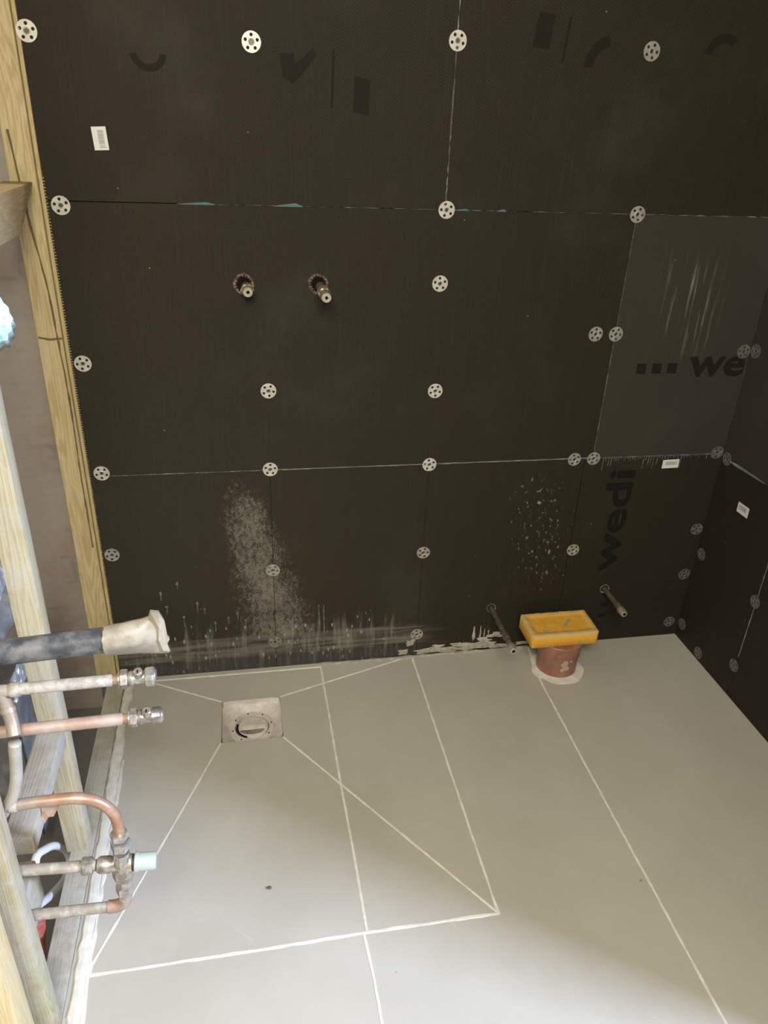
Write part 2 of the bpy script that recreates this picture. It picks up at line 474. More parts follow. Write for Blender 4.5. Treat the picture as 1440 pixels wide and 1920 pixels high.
tray_o = link('tray_board', tb, 'screed', tray)
def tstrip(a, b, wd, jit=.3, **k):
    A, Bv = Vector(a), Vector(b); bm = bmesh.new(); n = 30; prev = None
    t = (Bv-A).normalized(); nn = Vector((-t.y, t.x, 0))
    for i in range(n+1):
        p = A + (Bv-A)*i/n; w_ = wd*(1+jit*(random.random()-.5)*2)
        cur = [bm.verts.new(p + nn*(s*w_) + Vector((0, 0, hh))) for s, hh in ((-.5, -.0003), (-.3, .0009), (.3, .0009), (.5, -.0003))]
        if prev:
            for q in range(3): bm.faces.new((prev[q], prev[q+1], cur[q+1], cur[q]))
        prev = cur
    return link('joint_filler', bm, 'filler', tray)
for k in range(4): tstrip(O[k], I[k], .0055)
def tz(x, y):   # height of the tray fall
    def seg(v, o0, i0, i1, o1):
        return (v-o0)/(i0-o0) if v < i0 else ((o1-v)/(o1-i1) if v > i1 else 1)
    return DZ*max(0, min(1, seg(x, TX0, DX0, DX1, TX1), seg(y, TY0, DY0, DY1, 0)))
for P in ([(-1.099, -.014), (-1.098, -.12), (-1.096, -.444), (-1.093, -.62), (-1.093, -.808)], [(-1.60, -.016), (-1.45, -.016), (-1.098, -.016)]):
    bm = bmesh.new()
    for a, b in zip(P[:-1], P[1:]):
        A, Bv = Vector((*a, 0)), Vector((*b, 0)); t = (Bv-A).normalized(); nn = Vector((-t.y, t.x, 0)); prev = None
        for i in range(31):
            p = A + (Bv-A)*i/30; p.z = tz(p.x, p.y); w_ = .0062*(1+.3*(random.random()-.5))
            cur = [bm.verts.new(p + nn*(s*w_) + Vector((0, 0, hh))) for s, hh in ((-.5, -.0003), (-.3, .0010), (.3, .0010), (.5, -.0003))]
            if prev:
                for q in range(3): bm.faces.new((prev[q], prev[q+1], cur[q+1], cur[q]))
            prev = cur
    link('joint_filler', bm, 'filler', tray)
# drain
dr = bmesh.new()
dcx, dcy = (DX0+DX1)/2, (DY0+DY1)/2
n = 48; loops = []
def sq(rx, ry, z, p):   # superellipse loop
    L = []
    for k in range(n):
        a = 2*pi*k/n + pi/4; c, s = cos(a), sin(a)
        r = (abs(c)**p + abs(s)**p)**(-1/p)
        L.append(dr.verts.new((dcx+rx*r*c, dcy+ry*r*s, z)))
    return L
hx, hy = (DX1-DX0)/2, (DY1-DY0)/2
for rx, ry, z, p in [(hx, hy, DZ-.0005, 14), (hx*.985, hy*.985, -.016, 12), (hx*.97, hy*.97, -.018, 6), (hx*.93, hy*.93, -.022, 3.2), (.060, .060, -.034, 2.1), (.057, .057, -.036, 2),
                     (.055, .055, -.031, 2), (.044, .044, -.030, 2), (.042, .042, -.040, 2), (.0415, .0415, -.075, 2)]:
    loops.append(sq(rx, ry, z, p))
for a, b in zip(loops[:-1], loops[1:]):
    for k in range(n): dr.faces.new((a[k], a[(k+1) % n], b[(k+1) % n], b[k]))
dr.faces.new(loops[-1])
drain = link('drain', dr, 'drain', tray, 'white plastic drain body, dusty, set in a square recess', smooth=True, autos=True)
sub('drain_plug', lathe([(0, .037), (.016, .0395), (.022, .037), (.024, .031)], (dcx+.0025, dcy+.001, -.053), (dcx+.003, dcy-.002, 0), 32), 'drain', drain, smooth=True, autos=True)
bm = bmesh.new(); box(bm, dcx-.028, dcx+.034, dcy-.006, dcy-.001, -.031, -.022, .0015)
sub('plug_handle', bm, 'drain', drain)
for k in range(8):
    a = 2*pi*k/8+.2
    sub('screw_hole', lathe([(0, .0022), (.001, .0022)], (dcx+.050*cos(a), dcy+.050*sin(a), -.0312), (dcx+.050*cos(a), dcy+.050*sin(a), 0), 8), 'dark', drain)
bm = flat_poly([(dcx+.031*cos(a), dcy-.008+.016*sin(a)-0.004) for a in [pi*1.0+pi*k/12 for k in range(13)]], 'floor', -.0286, .0004)
sub('plug_recess', bm, 'recess', drain)
bm = bmesh.new()
arc = [(dcx-.0385*cos(a), dcy-.0385*sin(a), -.0300) for a in [-.3+1.5*k/10 for k in range(11)]]
tube(arc, .0022, 8, bm); sub('ring_gap', bm, 'dark', drain)

# back wall : substrate with tile backer boards as its parts
wall_back = struct(link('wall_back', B(-1.640, .10, .0125, .11, -.05, 2.42), 'concrete'))
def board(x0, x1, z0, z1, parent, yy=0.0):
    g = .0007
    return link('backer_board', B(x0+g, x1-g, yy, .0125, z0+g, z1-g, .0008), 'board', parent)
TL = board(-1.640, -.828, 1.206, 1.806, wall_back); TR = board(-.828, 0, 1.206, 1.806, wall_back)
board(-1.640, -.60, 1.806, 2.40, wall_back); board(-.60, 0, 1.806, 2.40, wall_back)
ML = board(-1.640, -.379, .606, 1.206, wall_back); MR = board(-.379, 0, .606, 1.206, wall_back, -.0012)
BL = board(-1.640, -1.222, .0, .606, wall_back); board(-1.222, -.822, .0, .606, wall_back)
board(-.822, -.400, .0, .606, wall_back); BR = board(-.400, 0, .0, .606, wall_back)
# right wall : jamb of the opening at y = -1.40
wall_right = struct(link('wall_right', B(.0125, .16, -1.40, .0125, -.05, 2.42), 'concrete'))
def rboard(y0, y1, z0, z1):
    g = .0007
    return link('backer_board', B(0, .0125, y0+g, y1-g, z0+g, z1-g, .0008), 'board', wall_right)
rboard(-.279, 0, 0, .604); rboard(-1.40, -.279, 0, .604); rboard(-1.25, 0, .604, 1.204); rboard(-1.40, -1.25, .604, 1.204)
rboard(-1.40, -.6, 1.204, 1.804); rboard(-.6, 0, 1.204, 1.804); rboard(-1.40, 0, 1.804, 2.40)
rb = bmesh.new()
box(rb, 0, .16, -2.4, -1.40, 2.2, 2.42); box(rb, 0, .16, -2.95, -2.4, -.05, 2.42)
struct(link('wall_right', rb, 'plaster'))
bb = bmesh.new()
box(bb, -2.95, -1.75, -3.0, -2.9, -.12, 2.42); box(bb, -.35, .16, -3.0, -2.9, -.12, 2.42); box(bb, -1.75, -.35, -3.0, -2.9, 2.32, 2.42)
struct(link('wall_rear', bb, 'plaster'))
struct(link('wall_left', B(-3.0, -2.9, -3.0, .1, -.12, 2.42), 'plaster'))
struct(link('wall_back', B(-2.9, -1.702, .030, .11, -.12, 2.42), 'brick'))
struct(link('ceiling', B(-3.0, .16, -3.0, .11, 2.42, 2.5), 'ceiling'))

# joint fillers, foam slivers, drips on the boards
def bstrip(P, wd, m='filler', h=.0006, jit=.4, plane='back', parent=None, name='joint_filler'):
    return link(name, strip(P, wd, plane, h, None, jit, .012), m, parent or (wall_back if plane == 'back' else wall_right))
M['seam'] = mat('seam', metal_fn((0.07, 0.072, 0.066), (0.20, 0.20, 0.18), 60), .8)
M['seam_blue'] = mat('seam_blue', metal_fn((0.10, 0.13, 0.145), (0.19, 0.22, 0.23), 18), .8)
M['seam_dark'] = mat('seam_dark', lambda b: (0.009, 0.008, 0.007), .8)
bstrip([(-1.60, .606), (-1.22, .606)], .0022, 'seam'); bstrip([(-1.22, .606), (-.822, .606)], .0028, 'seam_blue')
bstrip([(-.822, .606), (-.379, .606)], .0034, 'seam_blue'); bstrip([(-.379, .606), (-.004, .606)], .0034, 'seam')
bstrip([(-.828, 1.215), (-.828, 1.806)], .0022, 'seam', jit=.8)
bstrip([(-1.222, .602), (-1.222, .33)], .0018, 'seam_dark', jit=.1); bstrip([(-.822, .60), (-.822, .08)], .0016, 'seam_dark', jit=.1)
bstrip([(-1.39, 1.2062), (-.38, 1.2062)], .0008, 'seam', jit=.9)
bstrip([(-.378, 1.206), (-.002, 1.206)], .0022, 'seam', jit=.9)
bstrip([(-.3795, 1.205), (-.3795, .61)], .0014, 'seam', jit=.5)
bstrip([(-.0012, 1.2), (-.0012, .62)], .0022, 'seam', jit=.5, h=.001)
for x0, x1, hh in ((-1.385, -1.315, .004), (-1.195, -1.135, .006), (-.808, -.775, .003), (-.712, -.690, .004)):
    P = [(x0, 1.2062), (x0+(x1-x0)*.35, 1.2062+hh*.5), (x0+(x1-x0)*.75, 1.2062+hh), (x1, 1.2066), (x1, 1.2050), (x0, 1.2050)]
    link('foam_sliver', flat_poly(P, 'back', .0008, .0008), 'foam', wall_back, 'pale blue foam showing in the joint')
# drips below the right half of the mid joint
bm = bmesh.new()
for k in range(46):
    x = -.365 + .0078*k + random.uniform(-.002, .002)
    L = random.choice([.006, .008, .010, .012, .012, .026, .038]) * (1 if x < -.1 else .45)
    strip([(x, .606), (x-.001, .606-L)], random.uniform(.0012, .0024), 'back', .0006, bm, .3, .004)
link('filler_drips', bm, 'seam', wall_back)
bm = bmesh.new()
def wedge(P, plane='right'): return flat_poly(P, plane, .0010, .0010)
link('foam_sliver', wedge([(-.030, .598), (-.070, .603), (-.180, .6035), (-.192, .6025), (-.180, .6000), (-.060, .5945)]), 'seam_blue', wall_right, 'pale blue filler smear along the joint')
bstrip([(-.279, .60), (-.279, .13)], .0030, 'seam_blue', plane='right', jit=.6)
# plaster smears at the foot of the back wall
bm = bmesh.new()
for x, z, rx, rz in [(-.66, .014, .07, .012), (-.73, .010, .06, .008), (-.80, .012, .03, .011), (-.86, .014, .022, .010), (-.62, .030, .028, .010),
                     (-.585, .048, .022, .008), (-.652, .060, .004, .030), (-.632, .055, .0028, .020), (-.620, .055, .002, .018), (-.608, .060, .002, .016),
                     (-.84, .048, .012, .011), (-.76, .024, .02, .006), (-.70, .028, .015, .007), (-.56, .008, .05, .006), (-.49, .012, .03, .005)]:
    blob(x, z, rx, rz, 'back', .0012, 18, .55, bm)
link('plaster_smear', bm, 'smear', wall_back)
bm = bmesh.new()
for x in (-1.103, -1.090):
    strip([(x, .20), (x+.002, .12), (x, .045)], .0035, 'back', .0005, bm, .6, .01)
for x in (-1.45, -1.442, -1.432, -1.42, -1.402, -1.388, -1.376, -1.364, -1.352):
    strip([(x, .075), (x, .066 - random.random()*.006)], .0035, 'back', .0006, bm, .4, .003)
for x, z in ((-1.468, .295), (-1.512, .268), (-1.422, .232), (-1.345, .178), (-1.50, .225), (-1.405, .21), (-1.30, .165), (-1.38, .165), (-1.32, .19), (-1.46, .19)):
    blob(x, z, .0035, .005, 'back', .0008, 10, .3, bm); strip([(x, z), (x, z-random.uniform(.01, .035))], .003, 'back', .0004, bm, .4, .005)
link('plaster_splash', bm, 'seam', wall_back)

# printed marks on the boards
def text_mesh(s, bold=.03):
    c = bpy.data.curves.new('t', 'FONT'); c.body = s; c.size = 1; c.offset = bold; c.resolution_u = 4
    o = bpy.data.objects.new('t', c); COL.objects.link(o)
    dg = bpy.context.evaluated_depsgraph_get(); me = bpy.data.meshes.new_from_object(o.evaluated_get(dg))
    bpy.data.objects.remove(o); bm = bmesh.new(); bm.from_mesh(me); bpy.data.meshes.remove(me)
    return bm
def printed(s, u0, u1, v0, v1, parent, up=False, y=-.0004, bold=.018, m='ink'):
    """lettering filling u0..u1 x v0..v1 of the back wall; up = reads upwards"""
    bm = text_mesh(s, bold)
    xs = [v.co.x for v in bm.verts]; ys = [v.co.y for v in bm.verts]
    a0, a1, b0, b1 = min(xs), max(xs), min(ys), max(ys)
    for v in bm.verts:
        a = (v.co.x-a0)/(a1-a0); b = (v.co.y-b0)/(b1-b0)
        v.co = (u1-(u1-u0)*b, y, v0+(v1-v0)*a) if up else (u0+(u1-u0)*a, y, v0+(v1-v0)*b)
    d = bm.copy(); e = .0022
    for v in d.verts: v.co += Vector((e, -.0001, e))
    me = bpy.data.meshes.new('t'); d.to_mesh(me); d.free(); bm.from_mesh(me); bpy.data.meshes.remove(me)
    return link('printed_lettering', bm, m, parent)
M['ink2'] = mat('ink2', lambda b: (0.0138, 0.012, 0.0085), .7, 0, .12)
printed('wedi', -.325, -.248, .245, .565, BR, up=True)
printed('. . .', -.272, -.248, .085, .175, BR, up=True)
printed('we', -.165, -.008, .822, .874, MR, y=-.0016, m='ink2')
for k in range(3):
    u = -.306+.042*k; link('printed_block', flat_poly([(u, .834), (u+.026, .832), (u+.026, .858), (u, .860)], 'back', .0016, .0003), 'ink2', MR)
def mark(P, par): link('printed_mark', flat_poly(P, 'back', .0004, .0003), 'ink2', par)
mark([(-1.033, 1.385), (-1.001, 1.380), (-.999, 1.442), (-1.031, 1.447)], TL)
mark([(-1.176, 1.478), (-1.172, 1.440), (-1.150, 1.428), (-1.106, 1.478), (-1.112, 1.490), (-1.146, 1.462), (-1.150, 1.480)], TL)
mark([(-1.078, 1.39), (-1.073, 1.39), (-1.070, 1.49), (-1.075, 1.49)], TL)
mark([(-.672, 1.515), (-.636, 1.512), (-.630, 1.572), (-.664, 1.574)], TR)
mark([(-.607, 1.49), (-.602, 1.49), (-.595, 1.57), (-.600, 1.57)], TR)
def arcp(cx, cz, r0, r1, a0, a1, n=14):
    return [(cx+r1*cos(a0+(a1-a0)*k/n), cz+r1*sin(a0+(a1-a0)*k/n)) for k in range(n+1)] + [(cx+r0*cos(a1-(a1-a0)*k/n), cz+r0*sin(a1-(a1-a0)*k/n)) for k in range(n+1)]
mark(arcp(-.500, 1.488, .036, .056, pi*.55, pi*1.02), TR); mark(arcp(-.250, 1.515, .028, .044, pi*.3, pi*.95), TR)
mark(arcp(-1.420, 1.470, .022, .034, pi*1.05, pi*1.95), TL)

# ================================================================== STUD PARTITION (left)
def timber(name, x0, x1, y0, y1, z0, z1, m, label, cat='timber', group=None, ax='z', wob=.0012, bev=.003):
    bm = bmesh.new()
    d = {'x': x1-x0, 'y': y1-y0, 'z': z1-z0}[ax]
    box(bm, x0, x1, y0, y1, z0, z1, bev)
    idx = 'xyz'.index(ax); nrm = Vector([1 if i == idx else 0 for i in range(3)])
    ncut = max(2, int(d/.08))
    lo = (x0, y0, z0)[idx]
    for k in range(1, ncut):
        c = Vector((0, 0, 0)); c[idx] = lo + d*k/ncut
        bmesh.ops.bisect_plane(bm, geom=bm.verts[:]+bm.edges[:]+bm.faces[:], plane_co=c, plane_no=nrm)
    for v in bm.verts:
        nn = noise.noise_vector(Vector(v.co)*5)
        for i in range(3):
            if i != idx: v.co[i] += nn[i]*wob
    o = link(name, bm, m, smooth=True, autos=True); tag(o, label, cat, group); return o
G = 'upright timbers of the open partition'
s1 = thing('timber_stud', 'yellow-brown timber stud standing against the left edge of the dark boards', 'timber stud', (-1.67, .01, .004), G)
def stud_part(x0, x1, y0, y1, z0, z1, m, nm, par, lab=None):
    o = timber(nm, x0, x1, y0, y1, z0, z1, m, '', ''); me = o.data
    for v in me.vertices: v.co -= par.location
    o.parent = par; del o['label']; del o['category']
    if lab: o['label'] = lab
    return o
main = stud_part(-1.700, -1.649, -.006, .030, .006, 2.40, 'wood_z', 'stud_timber', s1)
stud_part(-1.6485, -1.6402, .000, .030, .006, 2.40, 'wood_z', 'edge_batten', s1)
# long drying split
M['split'] = mat('split', lambda b: (0.13, 0.09, 0.045), .9)
P = [(-1.688, 1.33), (-1.682, 1.24), (-1.676, 1.16), (-1.669, 1.10), (-1.662, 1.03), (-1.660, .95), (-1.657, .88), (-1.6555, .80), (-1.656, .70), (-1.6575, .60), (-1.6565, .50), (-1.657, .42)]
bm = strip([(x, z) for x, z in P], .0035, 'back', .0004, None, .5, .02)
bmesh.ops.translate(bm, verts=bm.verts, vec=(0, -.0075, 0)); link('split', bm, 'split', s1)
bm = flat_poly([(-1.697, .938), (-1.675, .934), (-1.650, .936), (-1.650, .933), (-1.675, .930), (-1.697, .935)], 'back', .0080, .001); link('saw_mark', bm, 'split', s1)
# foam-fibre fringe of the board edge
bm = bmesh.new()
for k in range(190):
    z = .15 + k*.0058; box(bm, -1.6405, -1.6375+random.uniform(-.0008, .0008), -.0014, .0002, z, z+.0022)
M['fringe'] = mat('fringe', lambda b: (0.26, 0.23, 0.10), .8)
link('mesh_fringe', bm, 'fringe', wall_back)

timber('timber_stud', -1.680, -1.635, -.547, -.510, .004, 2.40, 'wood_pale', 'pale dusty timber stud behind the black waste pipe', 'timber stud', G)
timber('timber_stud', -1.672, -1.627, -.918, -.881, .004, 2.40, 'wood_near', 'timber stud left of the mint capped valve, with wavy grain', 'timber stud', G)
timber('timber_stud', -1.680, -1.633, -1.003, -.958, .004, 2.40, 'wood_cream', 'bright cream timber stud cut off by the lower left corner', 'timber stud', G)
timber('sole_plate', -1.674, -1.629, -2.6, .030, -.114, .004, 'plate', 'dusty grey timber plate on the floor under the partition studs', 'timber plate', ax='y')
timber('timber_noggin', -1.680, -1.635, -.795, -.548, .308, .347, 'wood_y', 'dusty horizontal timber between two studs under the copper pipes', 'timber', ax='y')
timber('timber_block', -1.684, -1.637, -.880, -.800, .215, .300, 'wood_y', 'short dusty timber block under the end of the dusty horizontal timber', 'timber')
nog = timber('timber_noggin', -1.712, -1.657, -.509, -.008, 1.163, 1.240, 'wood_yellow', 'short horizontal timber meeting the stud at the upper left edge', 'timber', ax='y')
for v in nog.data.vertices:      # end cut on the slant where it meets the stud
    if v.co.y > -.17: v.co.y = min(v.co.y, -.012 - (1.240-v.co.z)/.077*.150)

# ================================================================== WASHERS
def washer_mesh():
    c = bpy.data.curves.new('w', 'CURVE'); c.dimensions = '2D'; c.fill_mode = 'BOTH'; c.extrude = .0006
    def circ(cx, cy, r, n):
        s = c.splines.new('POLY'); s.points.add(n-1); s.use_cyclic_u = True
        for k in range(n): s.points[k].co = (cx+r*cos(2*pi*k/n), cy+r*sin(2*pi*k/n), 0, 1)
    circ(0, 0, .0180, 48); circ(0, 0, .0056, 20)
    for k in range(5): circ(.0118*cos(2*pi*k/5), .0118*sin(2*pi*k/5), .0031, 14)
    o = bpy.data.objects.new('w', c); COL.objects.link(o)
    me = bpy.data.meshes.new_from_object(o.evaluated_get(bpy.context.evaluated_depsgraph_get())); bpy.data.objects.remove(o)
    bm = bmesh.new(); bm.from_mesh(me); bpy.data.meshes.remove(me)
    bmesh.ops.translate(bm, verts=bm.verts, vec=(0, 0, .0007))
    n = 20; rs = [(.0063, .0014), (.0054, .0019), (.0040, .0006)]; prev = None
    for r, z in rs:
        cur = [bm.verts.new((r*cos(2*pi*k/n), r*sin(2*pi*k/n), z)) for k in range(n)]
        if prev:
            for k in range(n): bm.faces.new((prev[k], prev[(k+1) % n], cur[(k+1) % n], cur[k]))
        prev = cur
    return bm
wm = washer_mesh()
def as_mesh(bm, m):
    me = bpy.data.meshes.new('m'); bmesh.ops.recalc_face_normals(bm, faces=bm.faces); bm.to_mesh(me); me.materials.append(M[m]); return me
disc = {k: as_mesh(wm.copy(), k) for k in ('washer', 'washer_shaded', 'washer_dull', 'washer_coated')}
sb = bmesh.new(); lathe([(0, .0042), (.0003, .0042), (.0006, .0036)], (0, 0, 0), (0, 0, 1), 16, sb)
screw_me = as_mesh(sb, 'screw')
WG = 'perforated steel fixing washers'
def washer(x, z, label, wall='back', kind='washer', lift=.0):
    loc = (x, -lift, z) if wall == 'back' else (-lift, x, z)
    t = thing('fixing_washer', label, 'washer', loc, WG)
    base = Matrix.Rotation(pi/2, 4, 'X') if wall == 'back' else Matrix.Rotation(-pi/2, 4, 'Y')
    t.matrix_world = Matrix.Translation(loc) @ base @ Matrix.Rotation(random.random()*6.28, 4, 'Z') @ Matrix.Rotation(random.uniform(-.02, .02), 4, 'X')
    d = bpy.data.objects.new('perforated_disc', disc[kind]); COL.objects.link(d); d.parent = t
    s = bpy.data.objects.new('screw', screw_me); COL.objects.link(s); s.parent = t
W = [
 (-1.628, 1.490, 'steel washer at the top left corner of the dark wall beside the stud'),
 (-1.229, 1.494, 'steel washer in the top row, second from the left'),
 (-.827, 1.517, 'steel washer on the upright joint near the top edge'),
 (-.413, 1.520, 'steel washer in the top row, rightmost'),
 (-1.614, 1.198, 'steel washer beside the stud, level with the upper horizontal joint'),
 (-.825, 1.206, 'steel washer where the upright joint meets the upper horizontal joint'),
 (-.379, 1.206, 'steel washer on the upper horizontal joint, right of the upright joint'),
 (-.828, 1.051, 'steel washer level with the two brass stubs, to their right'),
 (-1.617, .877, 'steel washer beside the stud, halfway between the two horizontal joints'),
 (-.431, .934, 'left one of the close pair of washers on the right half of the wall'),
 (-.379, .934, 'right one of the close pair of washers on the edge of the dusty panel'),
 (-1.219, .807, 'steel washer below the two brass stubs, above the lower joint'),
 (-.821, .799, 'steel washer in mid wall just above the lower joint, below three others in line'),
 (-1.612, .614, 'steel washer at the left end of the lower joint'),
 (-1.221, .608, 'steel washer on the lower joint, second from the left'),
 (-.822, .605, 'steel washer on the lower joint, third from the left'),
 (-.431, .604, 'steel washer on the lower joint, left one of the pair above the printed word'),
 (-.378, .605, 'steel washer on the lower joint, right one of the pair above the printed word'),
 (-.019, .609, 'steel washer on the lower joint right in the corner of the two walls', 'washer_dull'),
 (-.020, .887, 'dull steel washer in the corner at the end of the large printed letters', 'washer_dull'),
 (-1.616, .392, 'steel washer beside the stud, above the black waste pipe'),
 (-1.223, .319, 'steel washer in the pale dust plume at the left'),
 (-.821, .346, 'steel washer on the thin upright joint left of the splash marks'),
 (-.389, .326, 'steel washer just left of the printed word, above the sponge'),
 (-.823, .075, 'steel washer low on the wall above the white filler line'),
 (-1.224, .087, 'plaster coated washer at the foot of the dust plume', 'washer_coated'),
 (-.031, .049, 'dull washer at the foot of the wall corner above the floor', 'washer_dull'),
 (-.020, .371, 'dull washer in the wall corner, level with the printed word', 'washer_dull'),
 (-.022, .219, 'dull washer in the wall corner, between the printed word and the floor', 'washer_dull')]
for w_ in W: washer(w_[0], w_[1], w_[2], kind=w_[3] if len(w_) > 3 else ('washer_shaded' if w_[0] > -.45 or w_[1] < .4 else 'washer'), lift=.0012 if w_[0] in (-.379, -.378, -.020) and w_[1] > .6 else 0)
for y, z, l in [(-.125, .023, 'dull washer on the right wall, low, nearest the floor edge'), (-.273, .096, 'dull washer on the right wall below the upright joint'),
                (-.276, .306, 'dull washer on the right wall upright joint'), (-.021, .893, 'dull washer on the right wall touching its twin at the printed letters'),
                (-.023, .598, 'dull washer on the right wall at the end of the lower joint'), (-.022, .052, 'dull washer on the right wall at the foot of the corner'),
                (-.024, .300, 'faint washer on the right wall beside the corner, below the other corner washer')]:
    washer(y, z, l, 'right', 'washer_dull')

# ================================================================== STICKERS
def sticker(u, v, w_, h_, plane, label, rot=0, horiz=False):
    t = thing('barcode_sticker', label, 'sticker', (u, 0, v) if plane == 'back' else (0, u, v), 'white barcode stickers on the boards')
    c, s = cos(rot), sin(rot); hh = .0016 if (plane == 'back' and u > -.379 and v > .606) else .0006
    def pt(a, b): return (u+a*c-b*s, v+a*s+b*c)
    link('paper', flat_poly([pt(-w_/2, -h_/2), pt(w_/2, -h_/2), pt(w_/2, h_/2), pt(-w_/2, h_/2)], plane, hh, .0005), 'paper', t)
    bm = bmesh.new()
    def bar(a0, a1, b0, b1):
        def to3(p, k): return (p[0], -k, p[1]) if plane == 'back' else (-k, p[0], p[1])
        bm.faces.new([bm.verts.new(to3(pt(a, b), hh+.0001)) for a, b in ((a0, b0), (a1, b0), (a1, b1), (a0, b1))])
    k = 0; p = -.30
    while p < .30:
        q = random.choice([.008, .014, .022])
        if horiz: bar(w_*p, w_*(p+q), -h_*.15, h_*.28)
        else: bar(-w_*.12, w_*.28, h_*(p+.05), h_*(p+q+.05))
        p += q + random.choice([.010, .016, .022])
    if horiz: bar(w_*.36, w_*.39, -h_*.15, h_*.25)
    else: bar(-w_*.10, w_*.36, -h_*.39, -h_*.36); bar(-w_*.10, w_*.26, -h_*.31, -h_*.29)
    link('barcode', bm, 'barink', t)
sticker(-1.524, 1.320, .027, .041, 'back', 'white barcode sticker at the upper left of the back wall', .06)
sticker(-.150, .580, .048, .025, 'back', 'white barcode sticker just below the lower joint near the corner', .02, True)
sticker(-.137, .502, .046, .028, 'right', 'white barcode sticker on the right wall', -.02, True)

# ================================================================== STUBS AND TAILS ON THE BACK WALL
def ragged_hole(x, z, r, par, m='orange'):
    bm = flat_poly([(x+r*(.97+.06*sin(k*2.3))*cos(2*pi*k/28), z+r*(.97+.06*sin(k*1.7))*sin(2*pi*k/28)) for k in range(28)], 'back', .0005, .0004)
    link('cut_hole', bm, 'dark', par)
    bm = bmesh.new(); n = 34; prev = None; first = None
    for k in range(n):          # torn fringe of mesh and foam with a notched inner edge
        a = 2*pi*k/n; ro = r*(1.04+random.uniform(-.05, .06)); ri = r*(random.uniform(.58, .72) if k % 2 else random.uniform(.84, .93))
        cur = [bm.verts.new((x+ro*cos(a), -.0004, z+ro*sin(a))), bm.verts.new((x+ro*.97*cos(a), -.0014-random.random()*.0012, z+ro*.97*sin(a))), bm.verts.new((x+ri*cos(a), -.0007, z+ri*sin(a)))]
        if prev:
            for q in range(2): bm.faces.new((prev[q], prev[q+1], cur[q+1], cur[q]))
        else: first = cur
        prev = cur
    for q in range(2): bm.faces.new((prev[q], prev[q+1], first[q+1], first[q]))
    link('torn_edge', bm, m, par, 'ragged cut edge of the board')
def shower_stub(x, z, L, label, tilt):
    t = thing('pipe_stub', label, 'pipe stub', (x, 0, z), 'brass stubs side by side on the back wall')
    ragged_hole(x-.005, z+.006, .0215, t)
    a = Vector((x, 0, z)); d = Vector(tilt).normalized()
    link('pipe', tube([a, a+d*L*.55], .0105, 20), 'brass_dull', t, smooth=True, autos=True)
    n_ = link('compression_nut', hexnut(a+d*L*.42, a+d*L*.66, .0145), 'brass', t)
    e = lathe([(0, .0095), (L*.05, .0115), (L*.30, .0115), (L*.36, .0098)], a+d*L*.62, a+d*L, 24); en = link('end_cap', e, 'brass', t, smooth=True, autos=True)
    sub('centre_hole', lathe([(0, .0035), (.0008, .0035)], a+d*(L*.975), a+d*L*1.2, 12), 'dark', en)
shower_stub(-1.259, 1.042, .055, 'short brass stub in a torn hole, left of the two', (.05, -1, -.02))
shower_stub(-1.098, 1.043, .105, 'longer brass stub in a torn hole, right of the two', (.02, -1, -.03))
def tail(x, z, L, label, d):
    t = thing('pipe_tail', label, 'water pipe', (x, 0, z), 'thin pipe tails low on the back wall')
    ragged_hole(x, z, .014, t, 'seam')
    a = Vector((x, 0, z)); d = Vector(d).normalized()
    link('pipe', tube([a, a+d*L*.35, a+d*L*.8], .0072, 18), 'copper_dark', t, smooth=True, autos=True)
    link('coupling', lathe([(0, .0085), (.006, .0095), (.018, .0095), (.024, .0085)], a+d*L*.62, a+d*L, 20), 'copper_dark', t, smooth=True, autos=True)
    v = link('end_fitting', lathe([(0, .0095), (.003, .0110), (.016, .0110), (.019, .0095), (.026, .0090), (.027, .0060)], a+d*(L-.027), a+d*L, 22), 'brass', t, smooth=True, autos=True)
    sub('centre_hole', lathe([(0, .0045), (.0006, .0045)], a+d*(L+.0001), a+d*L*1.2, 12), 'dark', v)
tail(-.268, .187, .128, 'brown pipe tail with brass end, right of the sponge', (0, -1, -.01))
tail(-.609, .148, .198, 'long brown pipe tail with brass end, left of the sponge', (0, -1, -.01))

# ================================================================== PAN CONNECTOR AND SPONGE
pc = thing('soil_pipe', 'short terracotta plastic soil pipe standing on the floor under the sponge', 'pipe', (-.430, -.098, 0))
bm = lathe([(0, .0565), (.050, .0565), (.055, .0600), (.0985, .0610), (.1005, .0590)], (-.430, -.098, .001), (-.430, -.098, 1), 48)
link('pipe', bm, 'terracotta', pc, smooth=True, autos=True)
bm = bmesh.new()
for a, z, rx, rz in [(-1.62, .050, .010, .015), (-1.50, .035, .008, .008), (-1.70, .030, .007, .007), (-1.35, .060, .006, .004)]:
    vs = [];
    for k in range(12):
        th = a+rx/.0575*cos(2*pi*k/12)*(.8+.4*random.random()); zz = z+rz*sin(2*pi*k/12)
        R_ = .0582 if zz < .052 else .0612
        vs.append(bm.verts.new((-.430+R_*cos(th), -.098+R_*sin(th), zz)))
    bm.faces.new(vs)
link('plaster_mark', bm, 'scrap', pc)
sp = bmesh.new()
nx, ny = 56, 34; x0, x1, y0, y1 = -.534, -.336, -.141, -.030
def sponge_pt(u, v, lay):
    # rounded rectangle plan
    cx, cy = (x0+x1)/2, (y0+y1)/2; hx_, hy_ = (x1-x0)/2, (y1-y0)/2; r = .014
    px, py = u*hx_, v*hy_
    qx, qy = max(abs(px)-(hx_-r), 0), max(abs(py)-(hy_-r), 0)
    l = math.hypot(qx, qy)
    m_ = max(abs(u), abs(v))
    if l > r:
        px = math.copysign(hx_-r+qx*r/l, px); py = math.copysign(hy_-r+qy*r/l, py)
    return cx+px, cy+py
top = [[None]*(ny+1) for _ in range(nx+1)]; bot = [[None]*(ny+1) for _ in range(nx+1)]
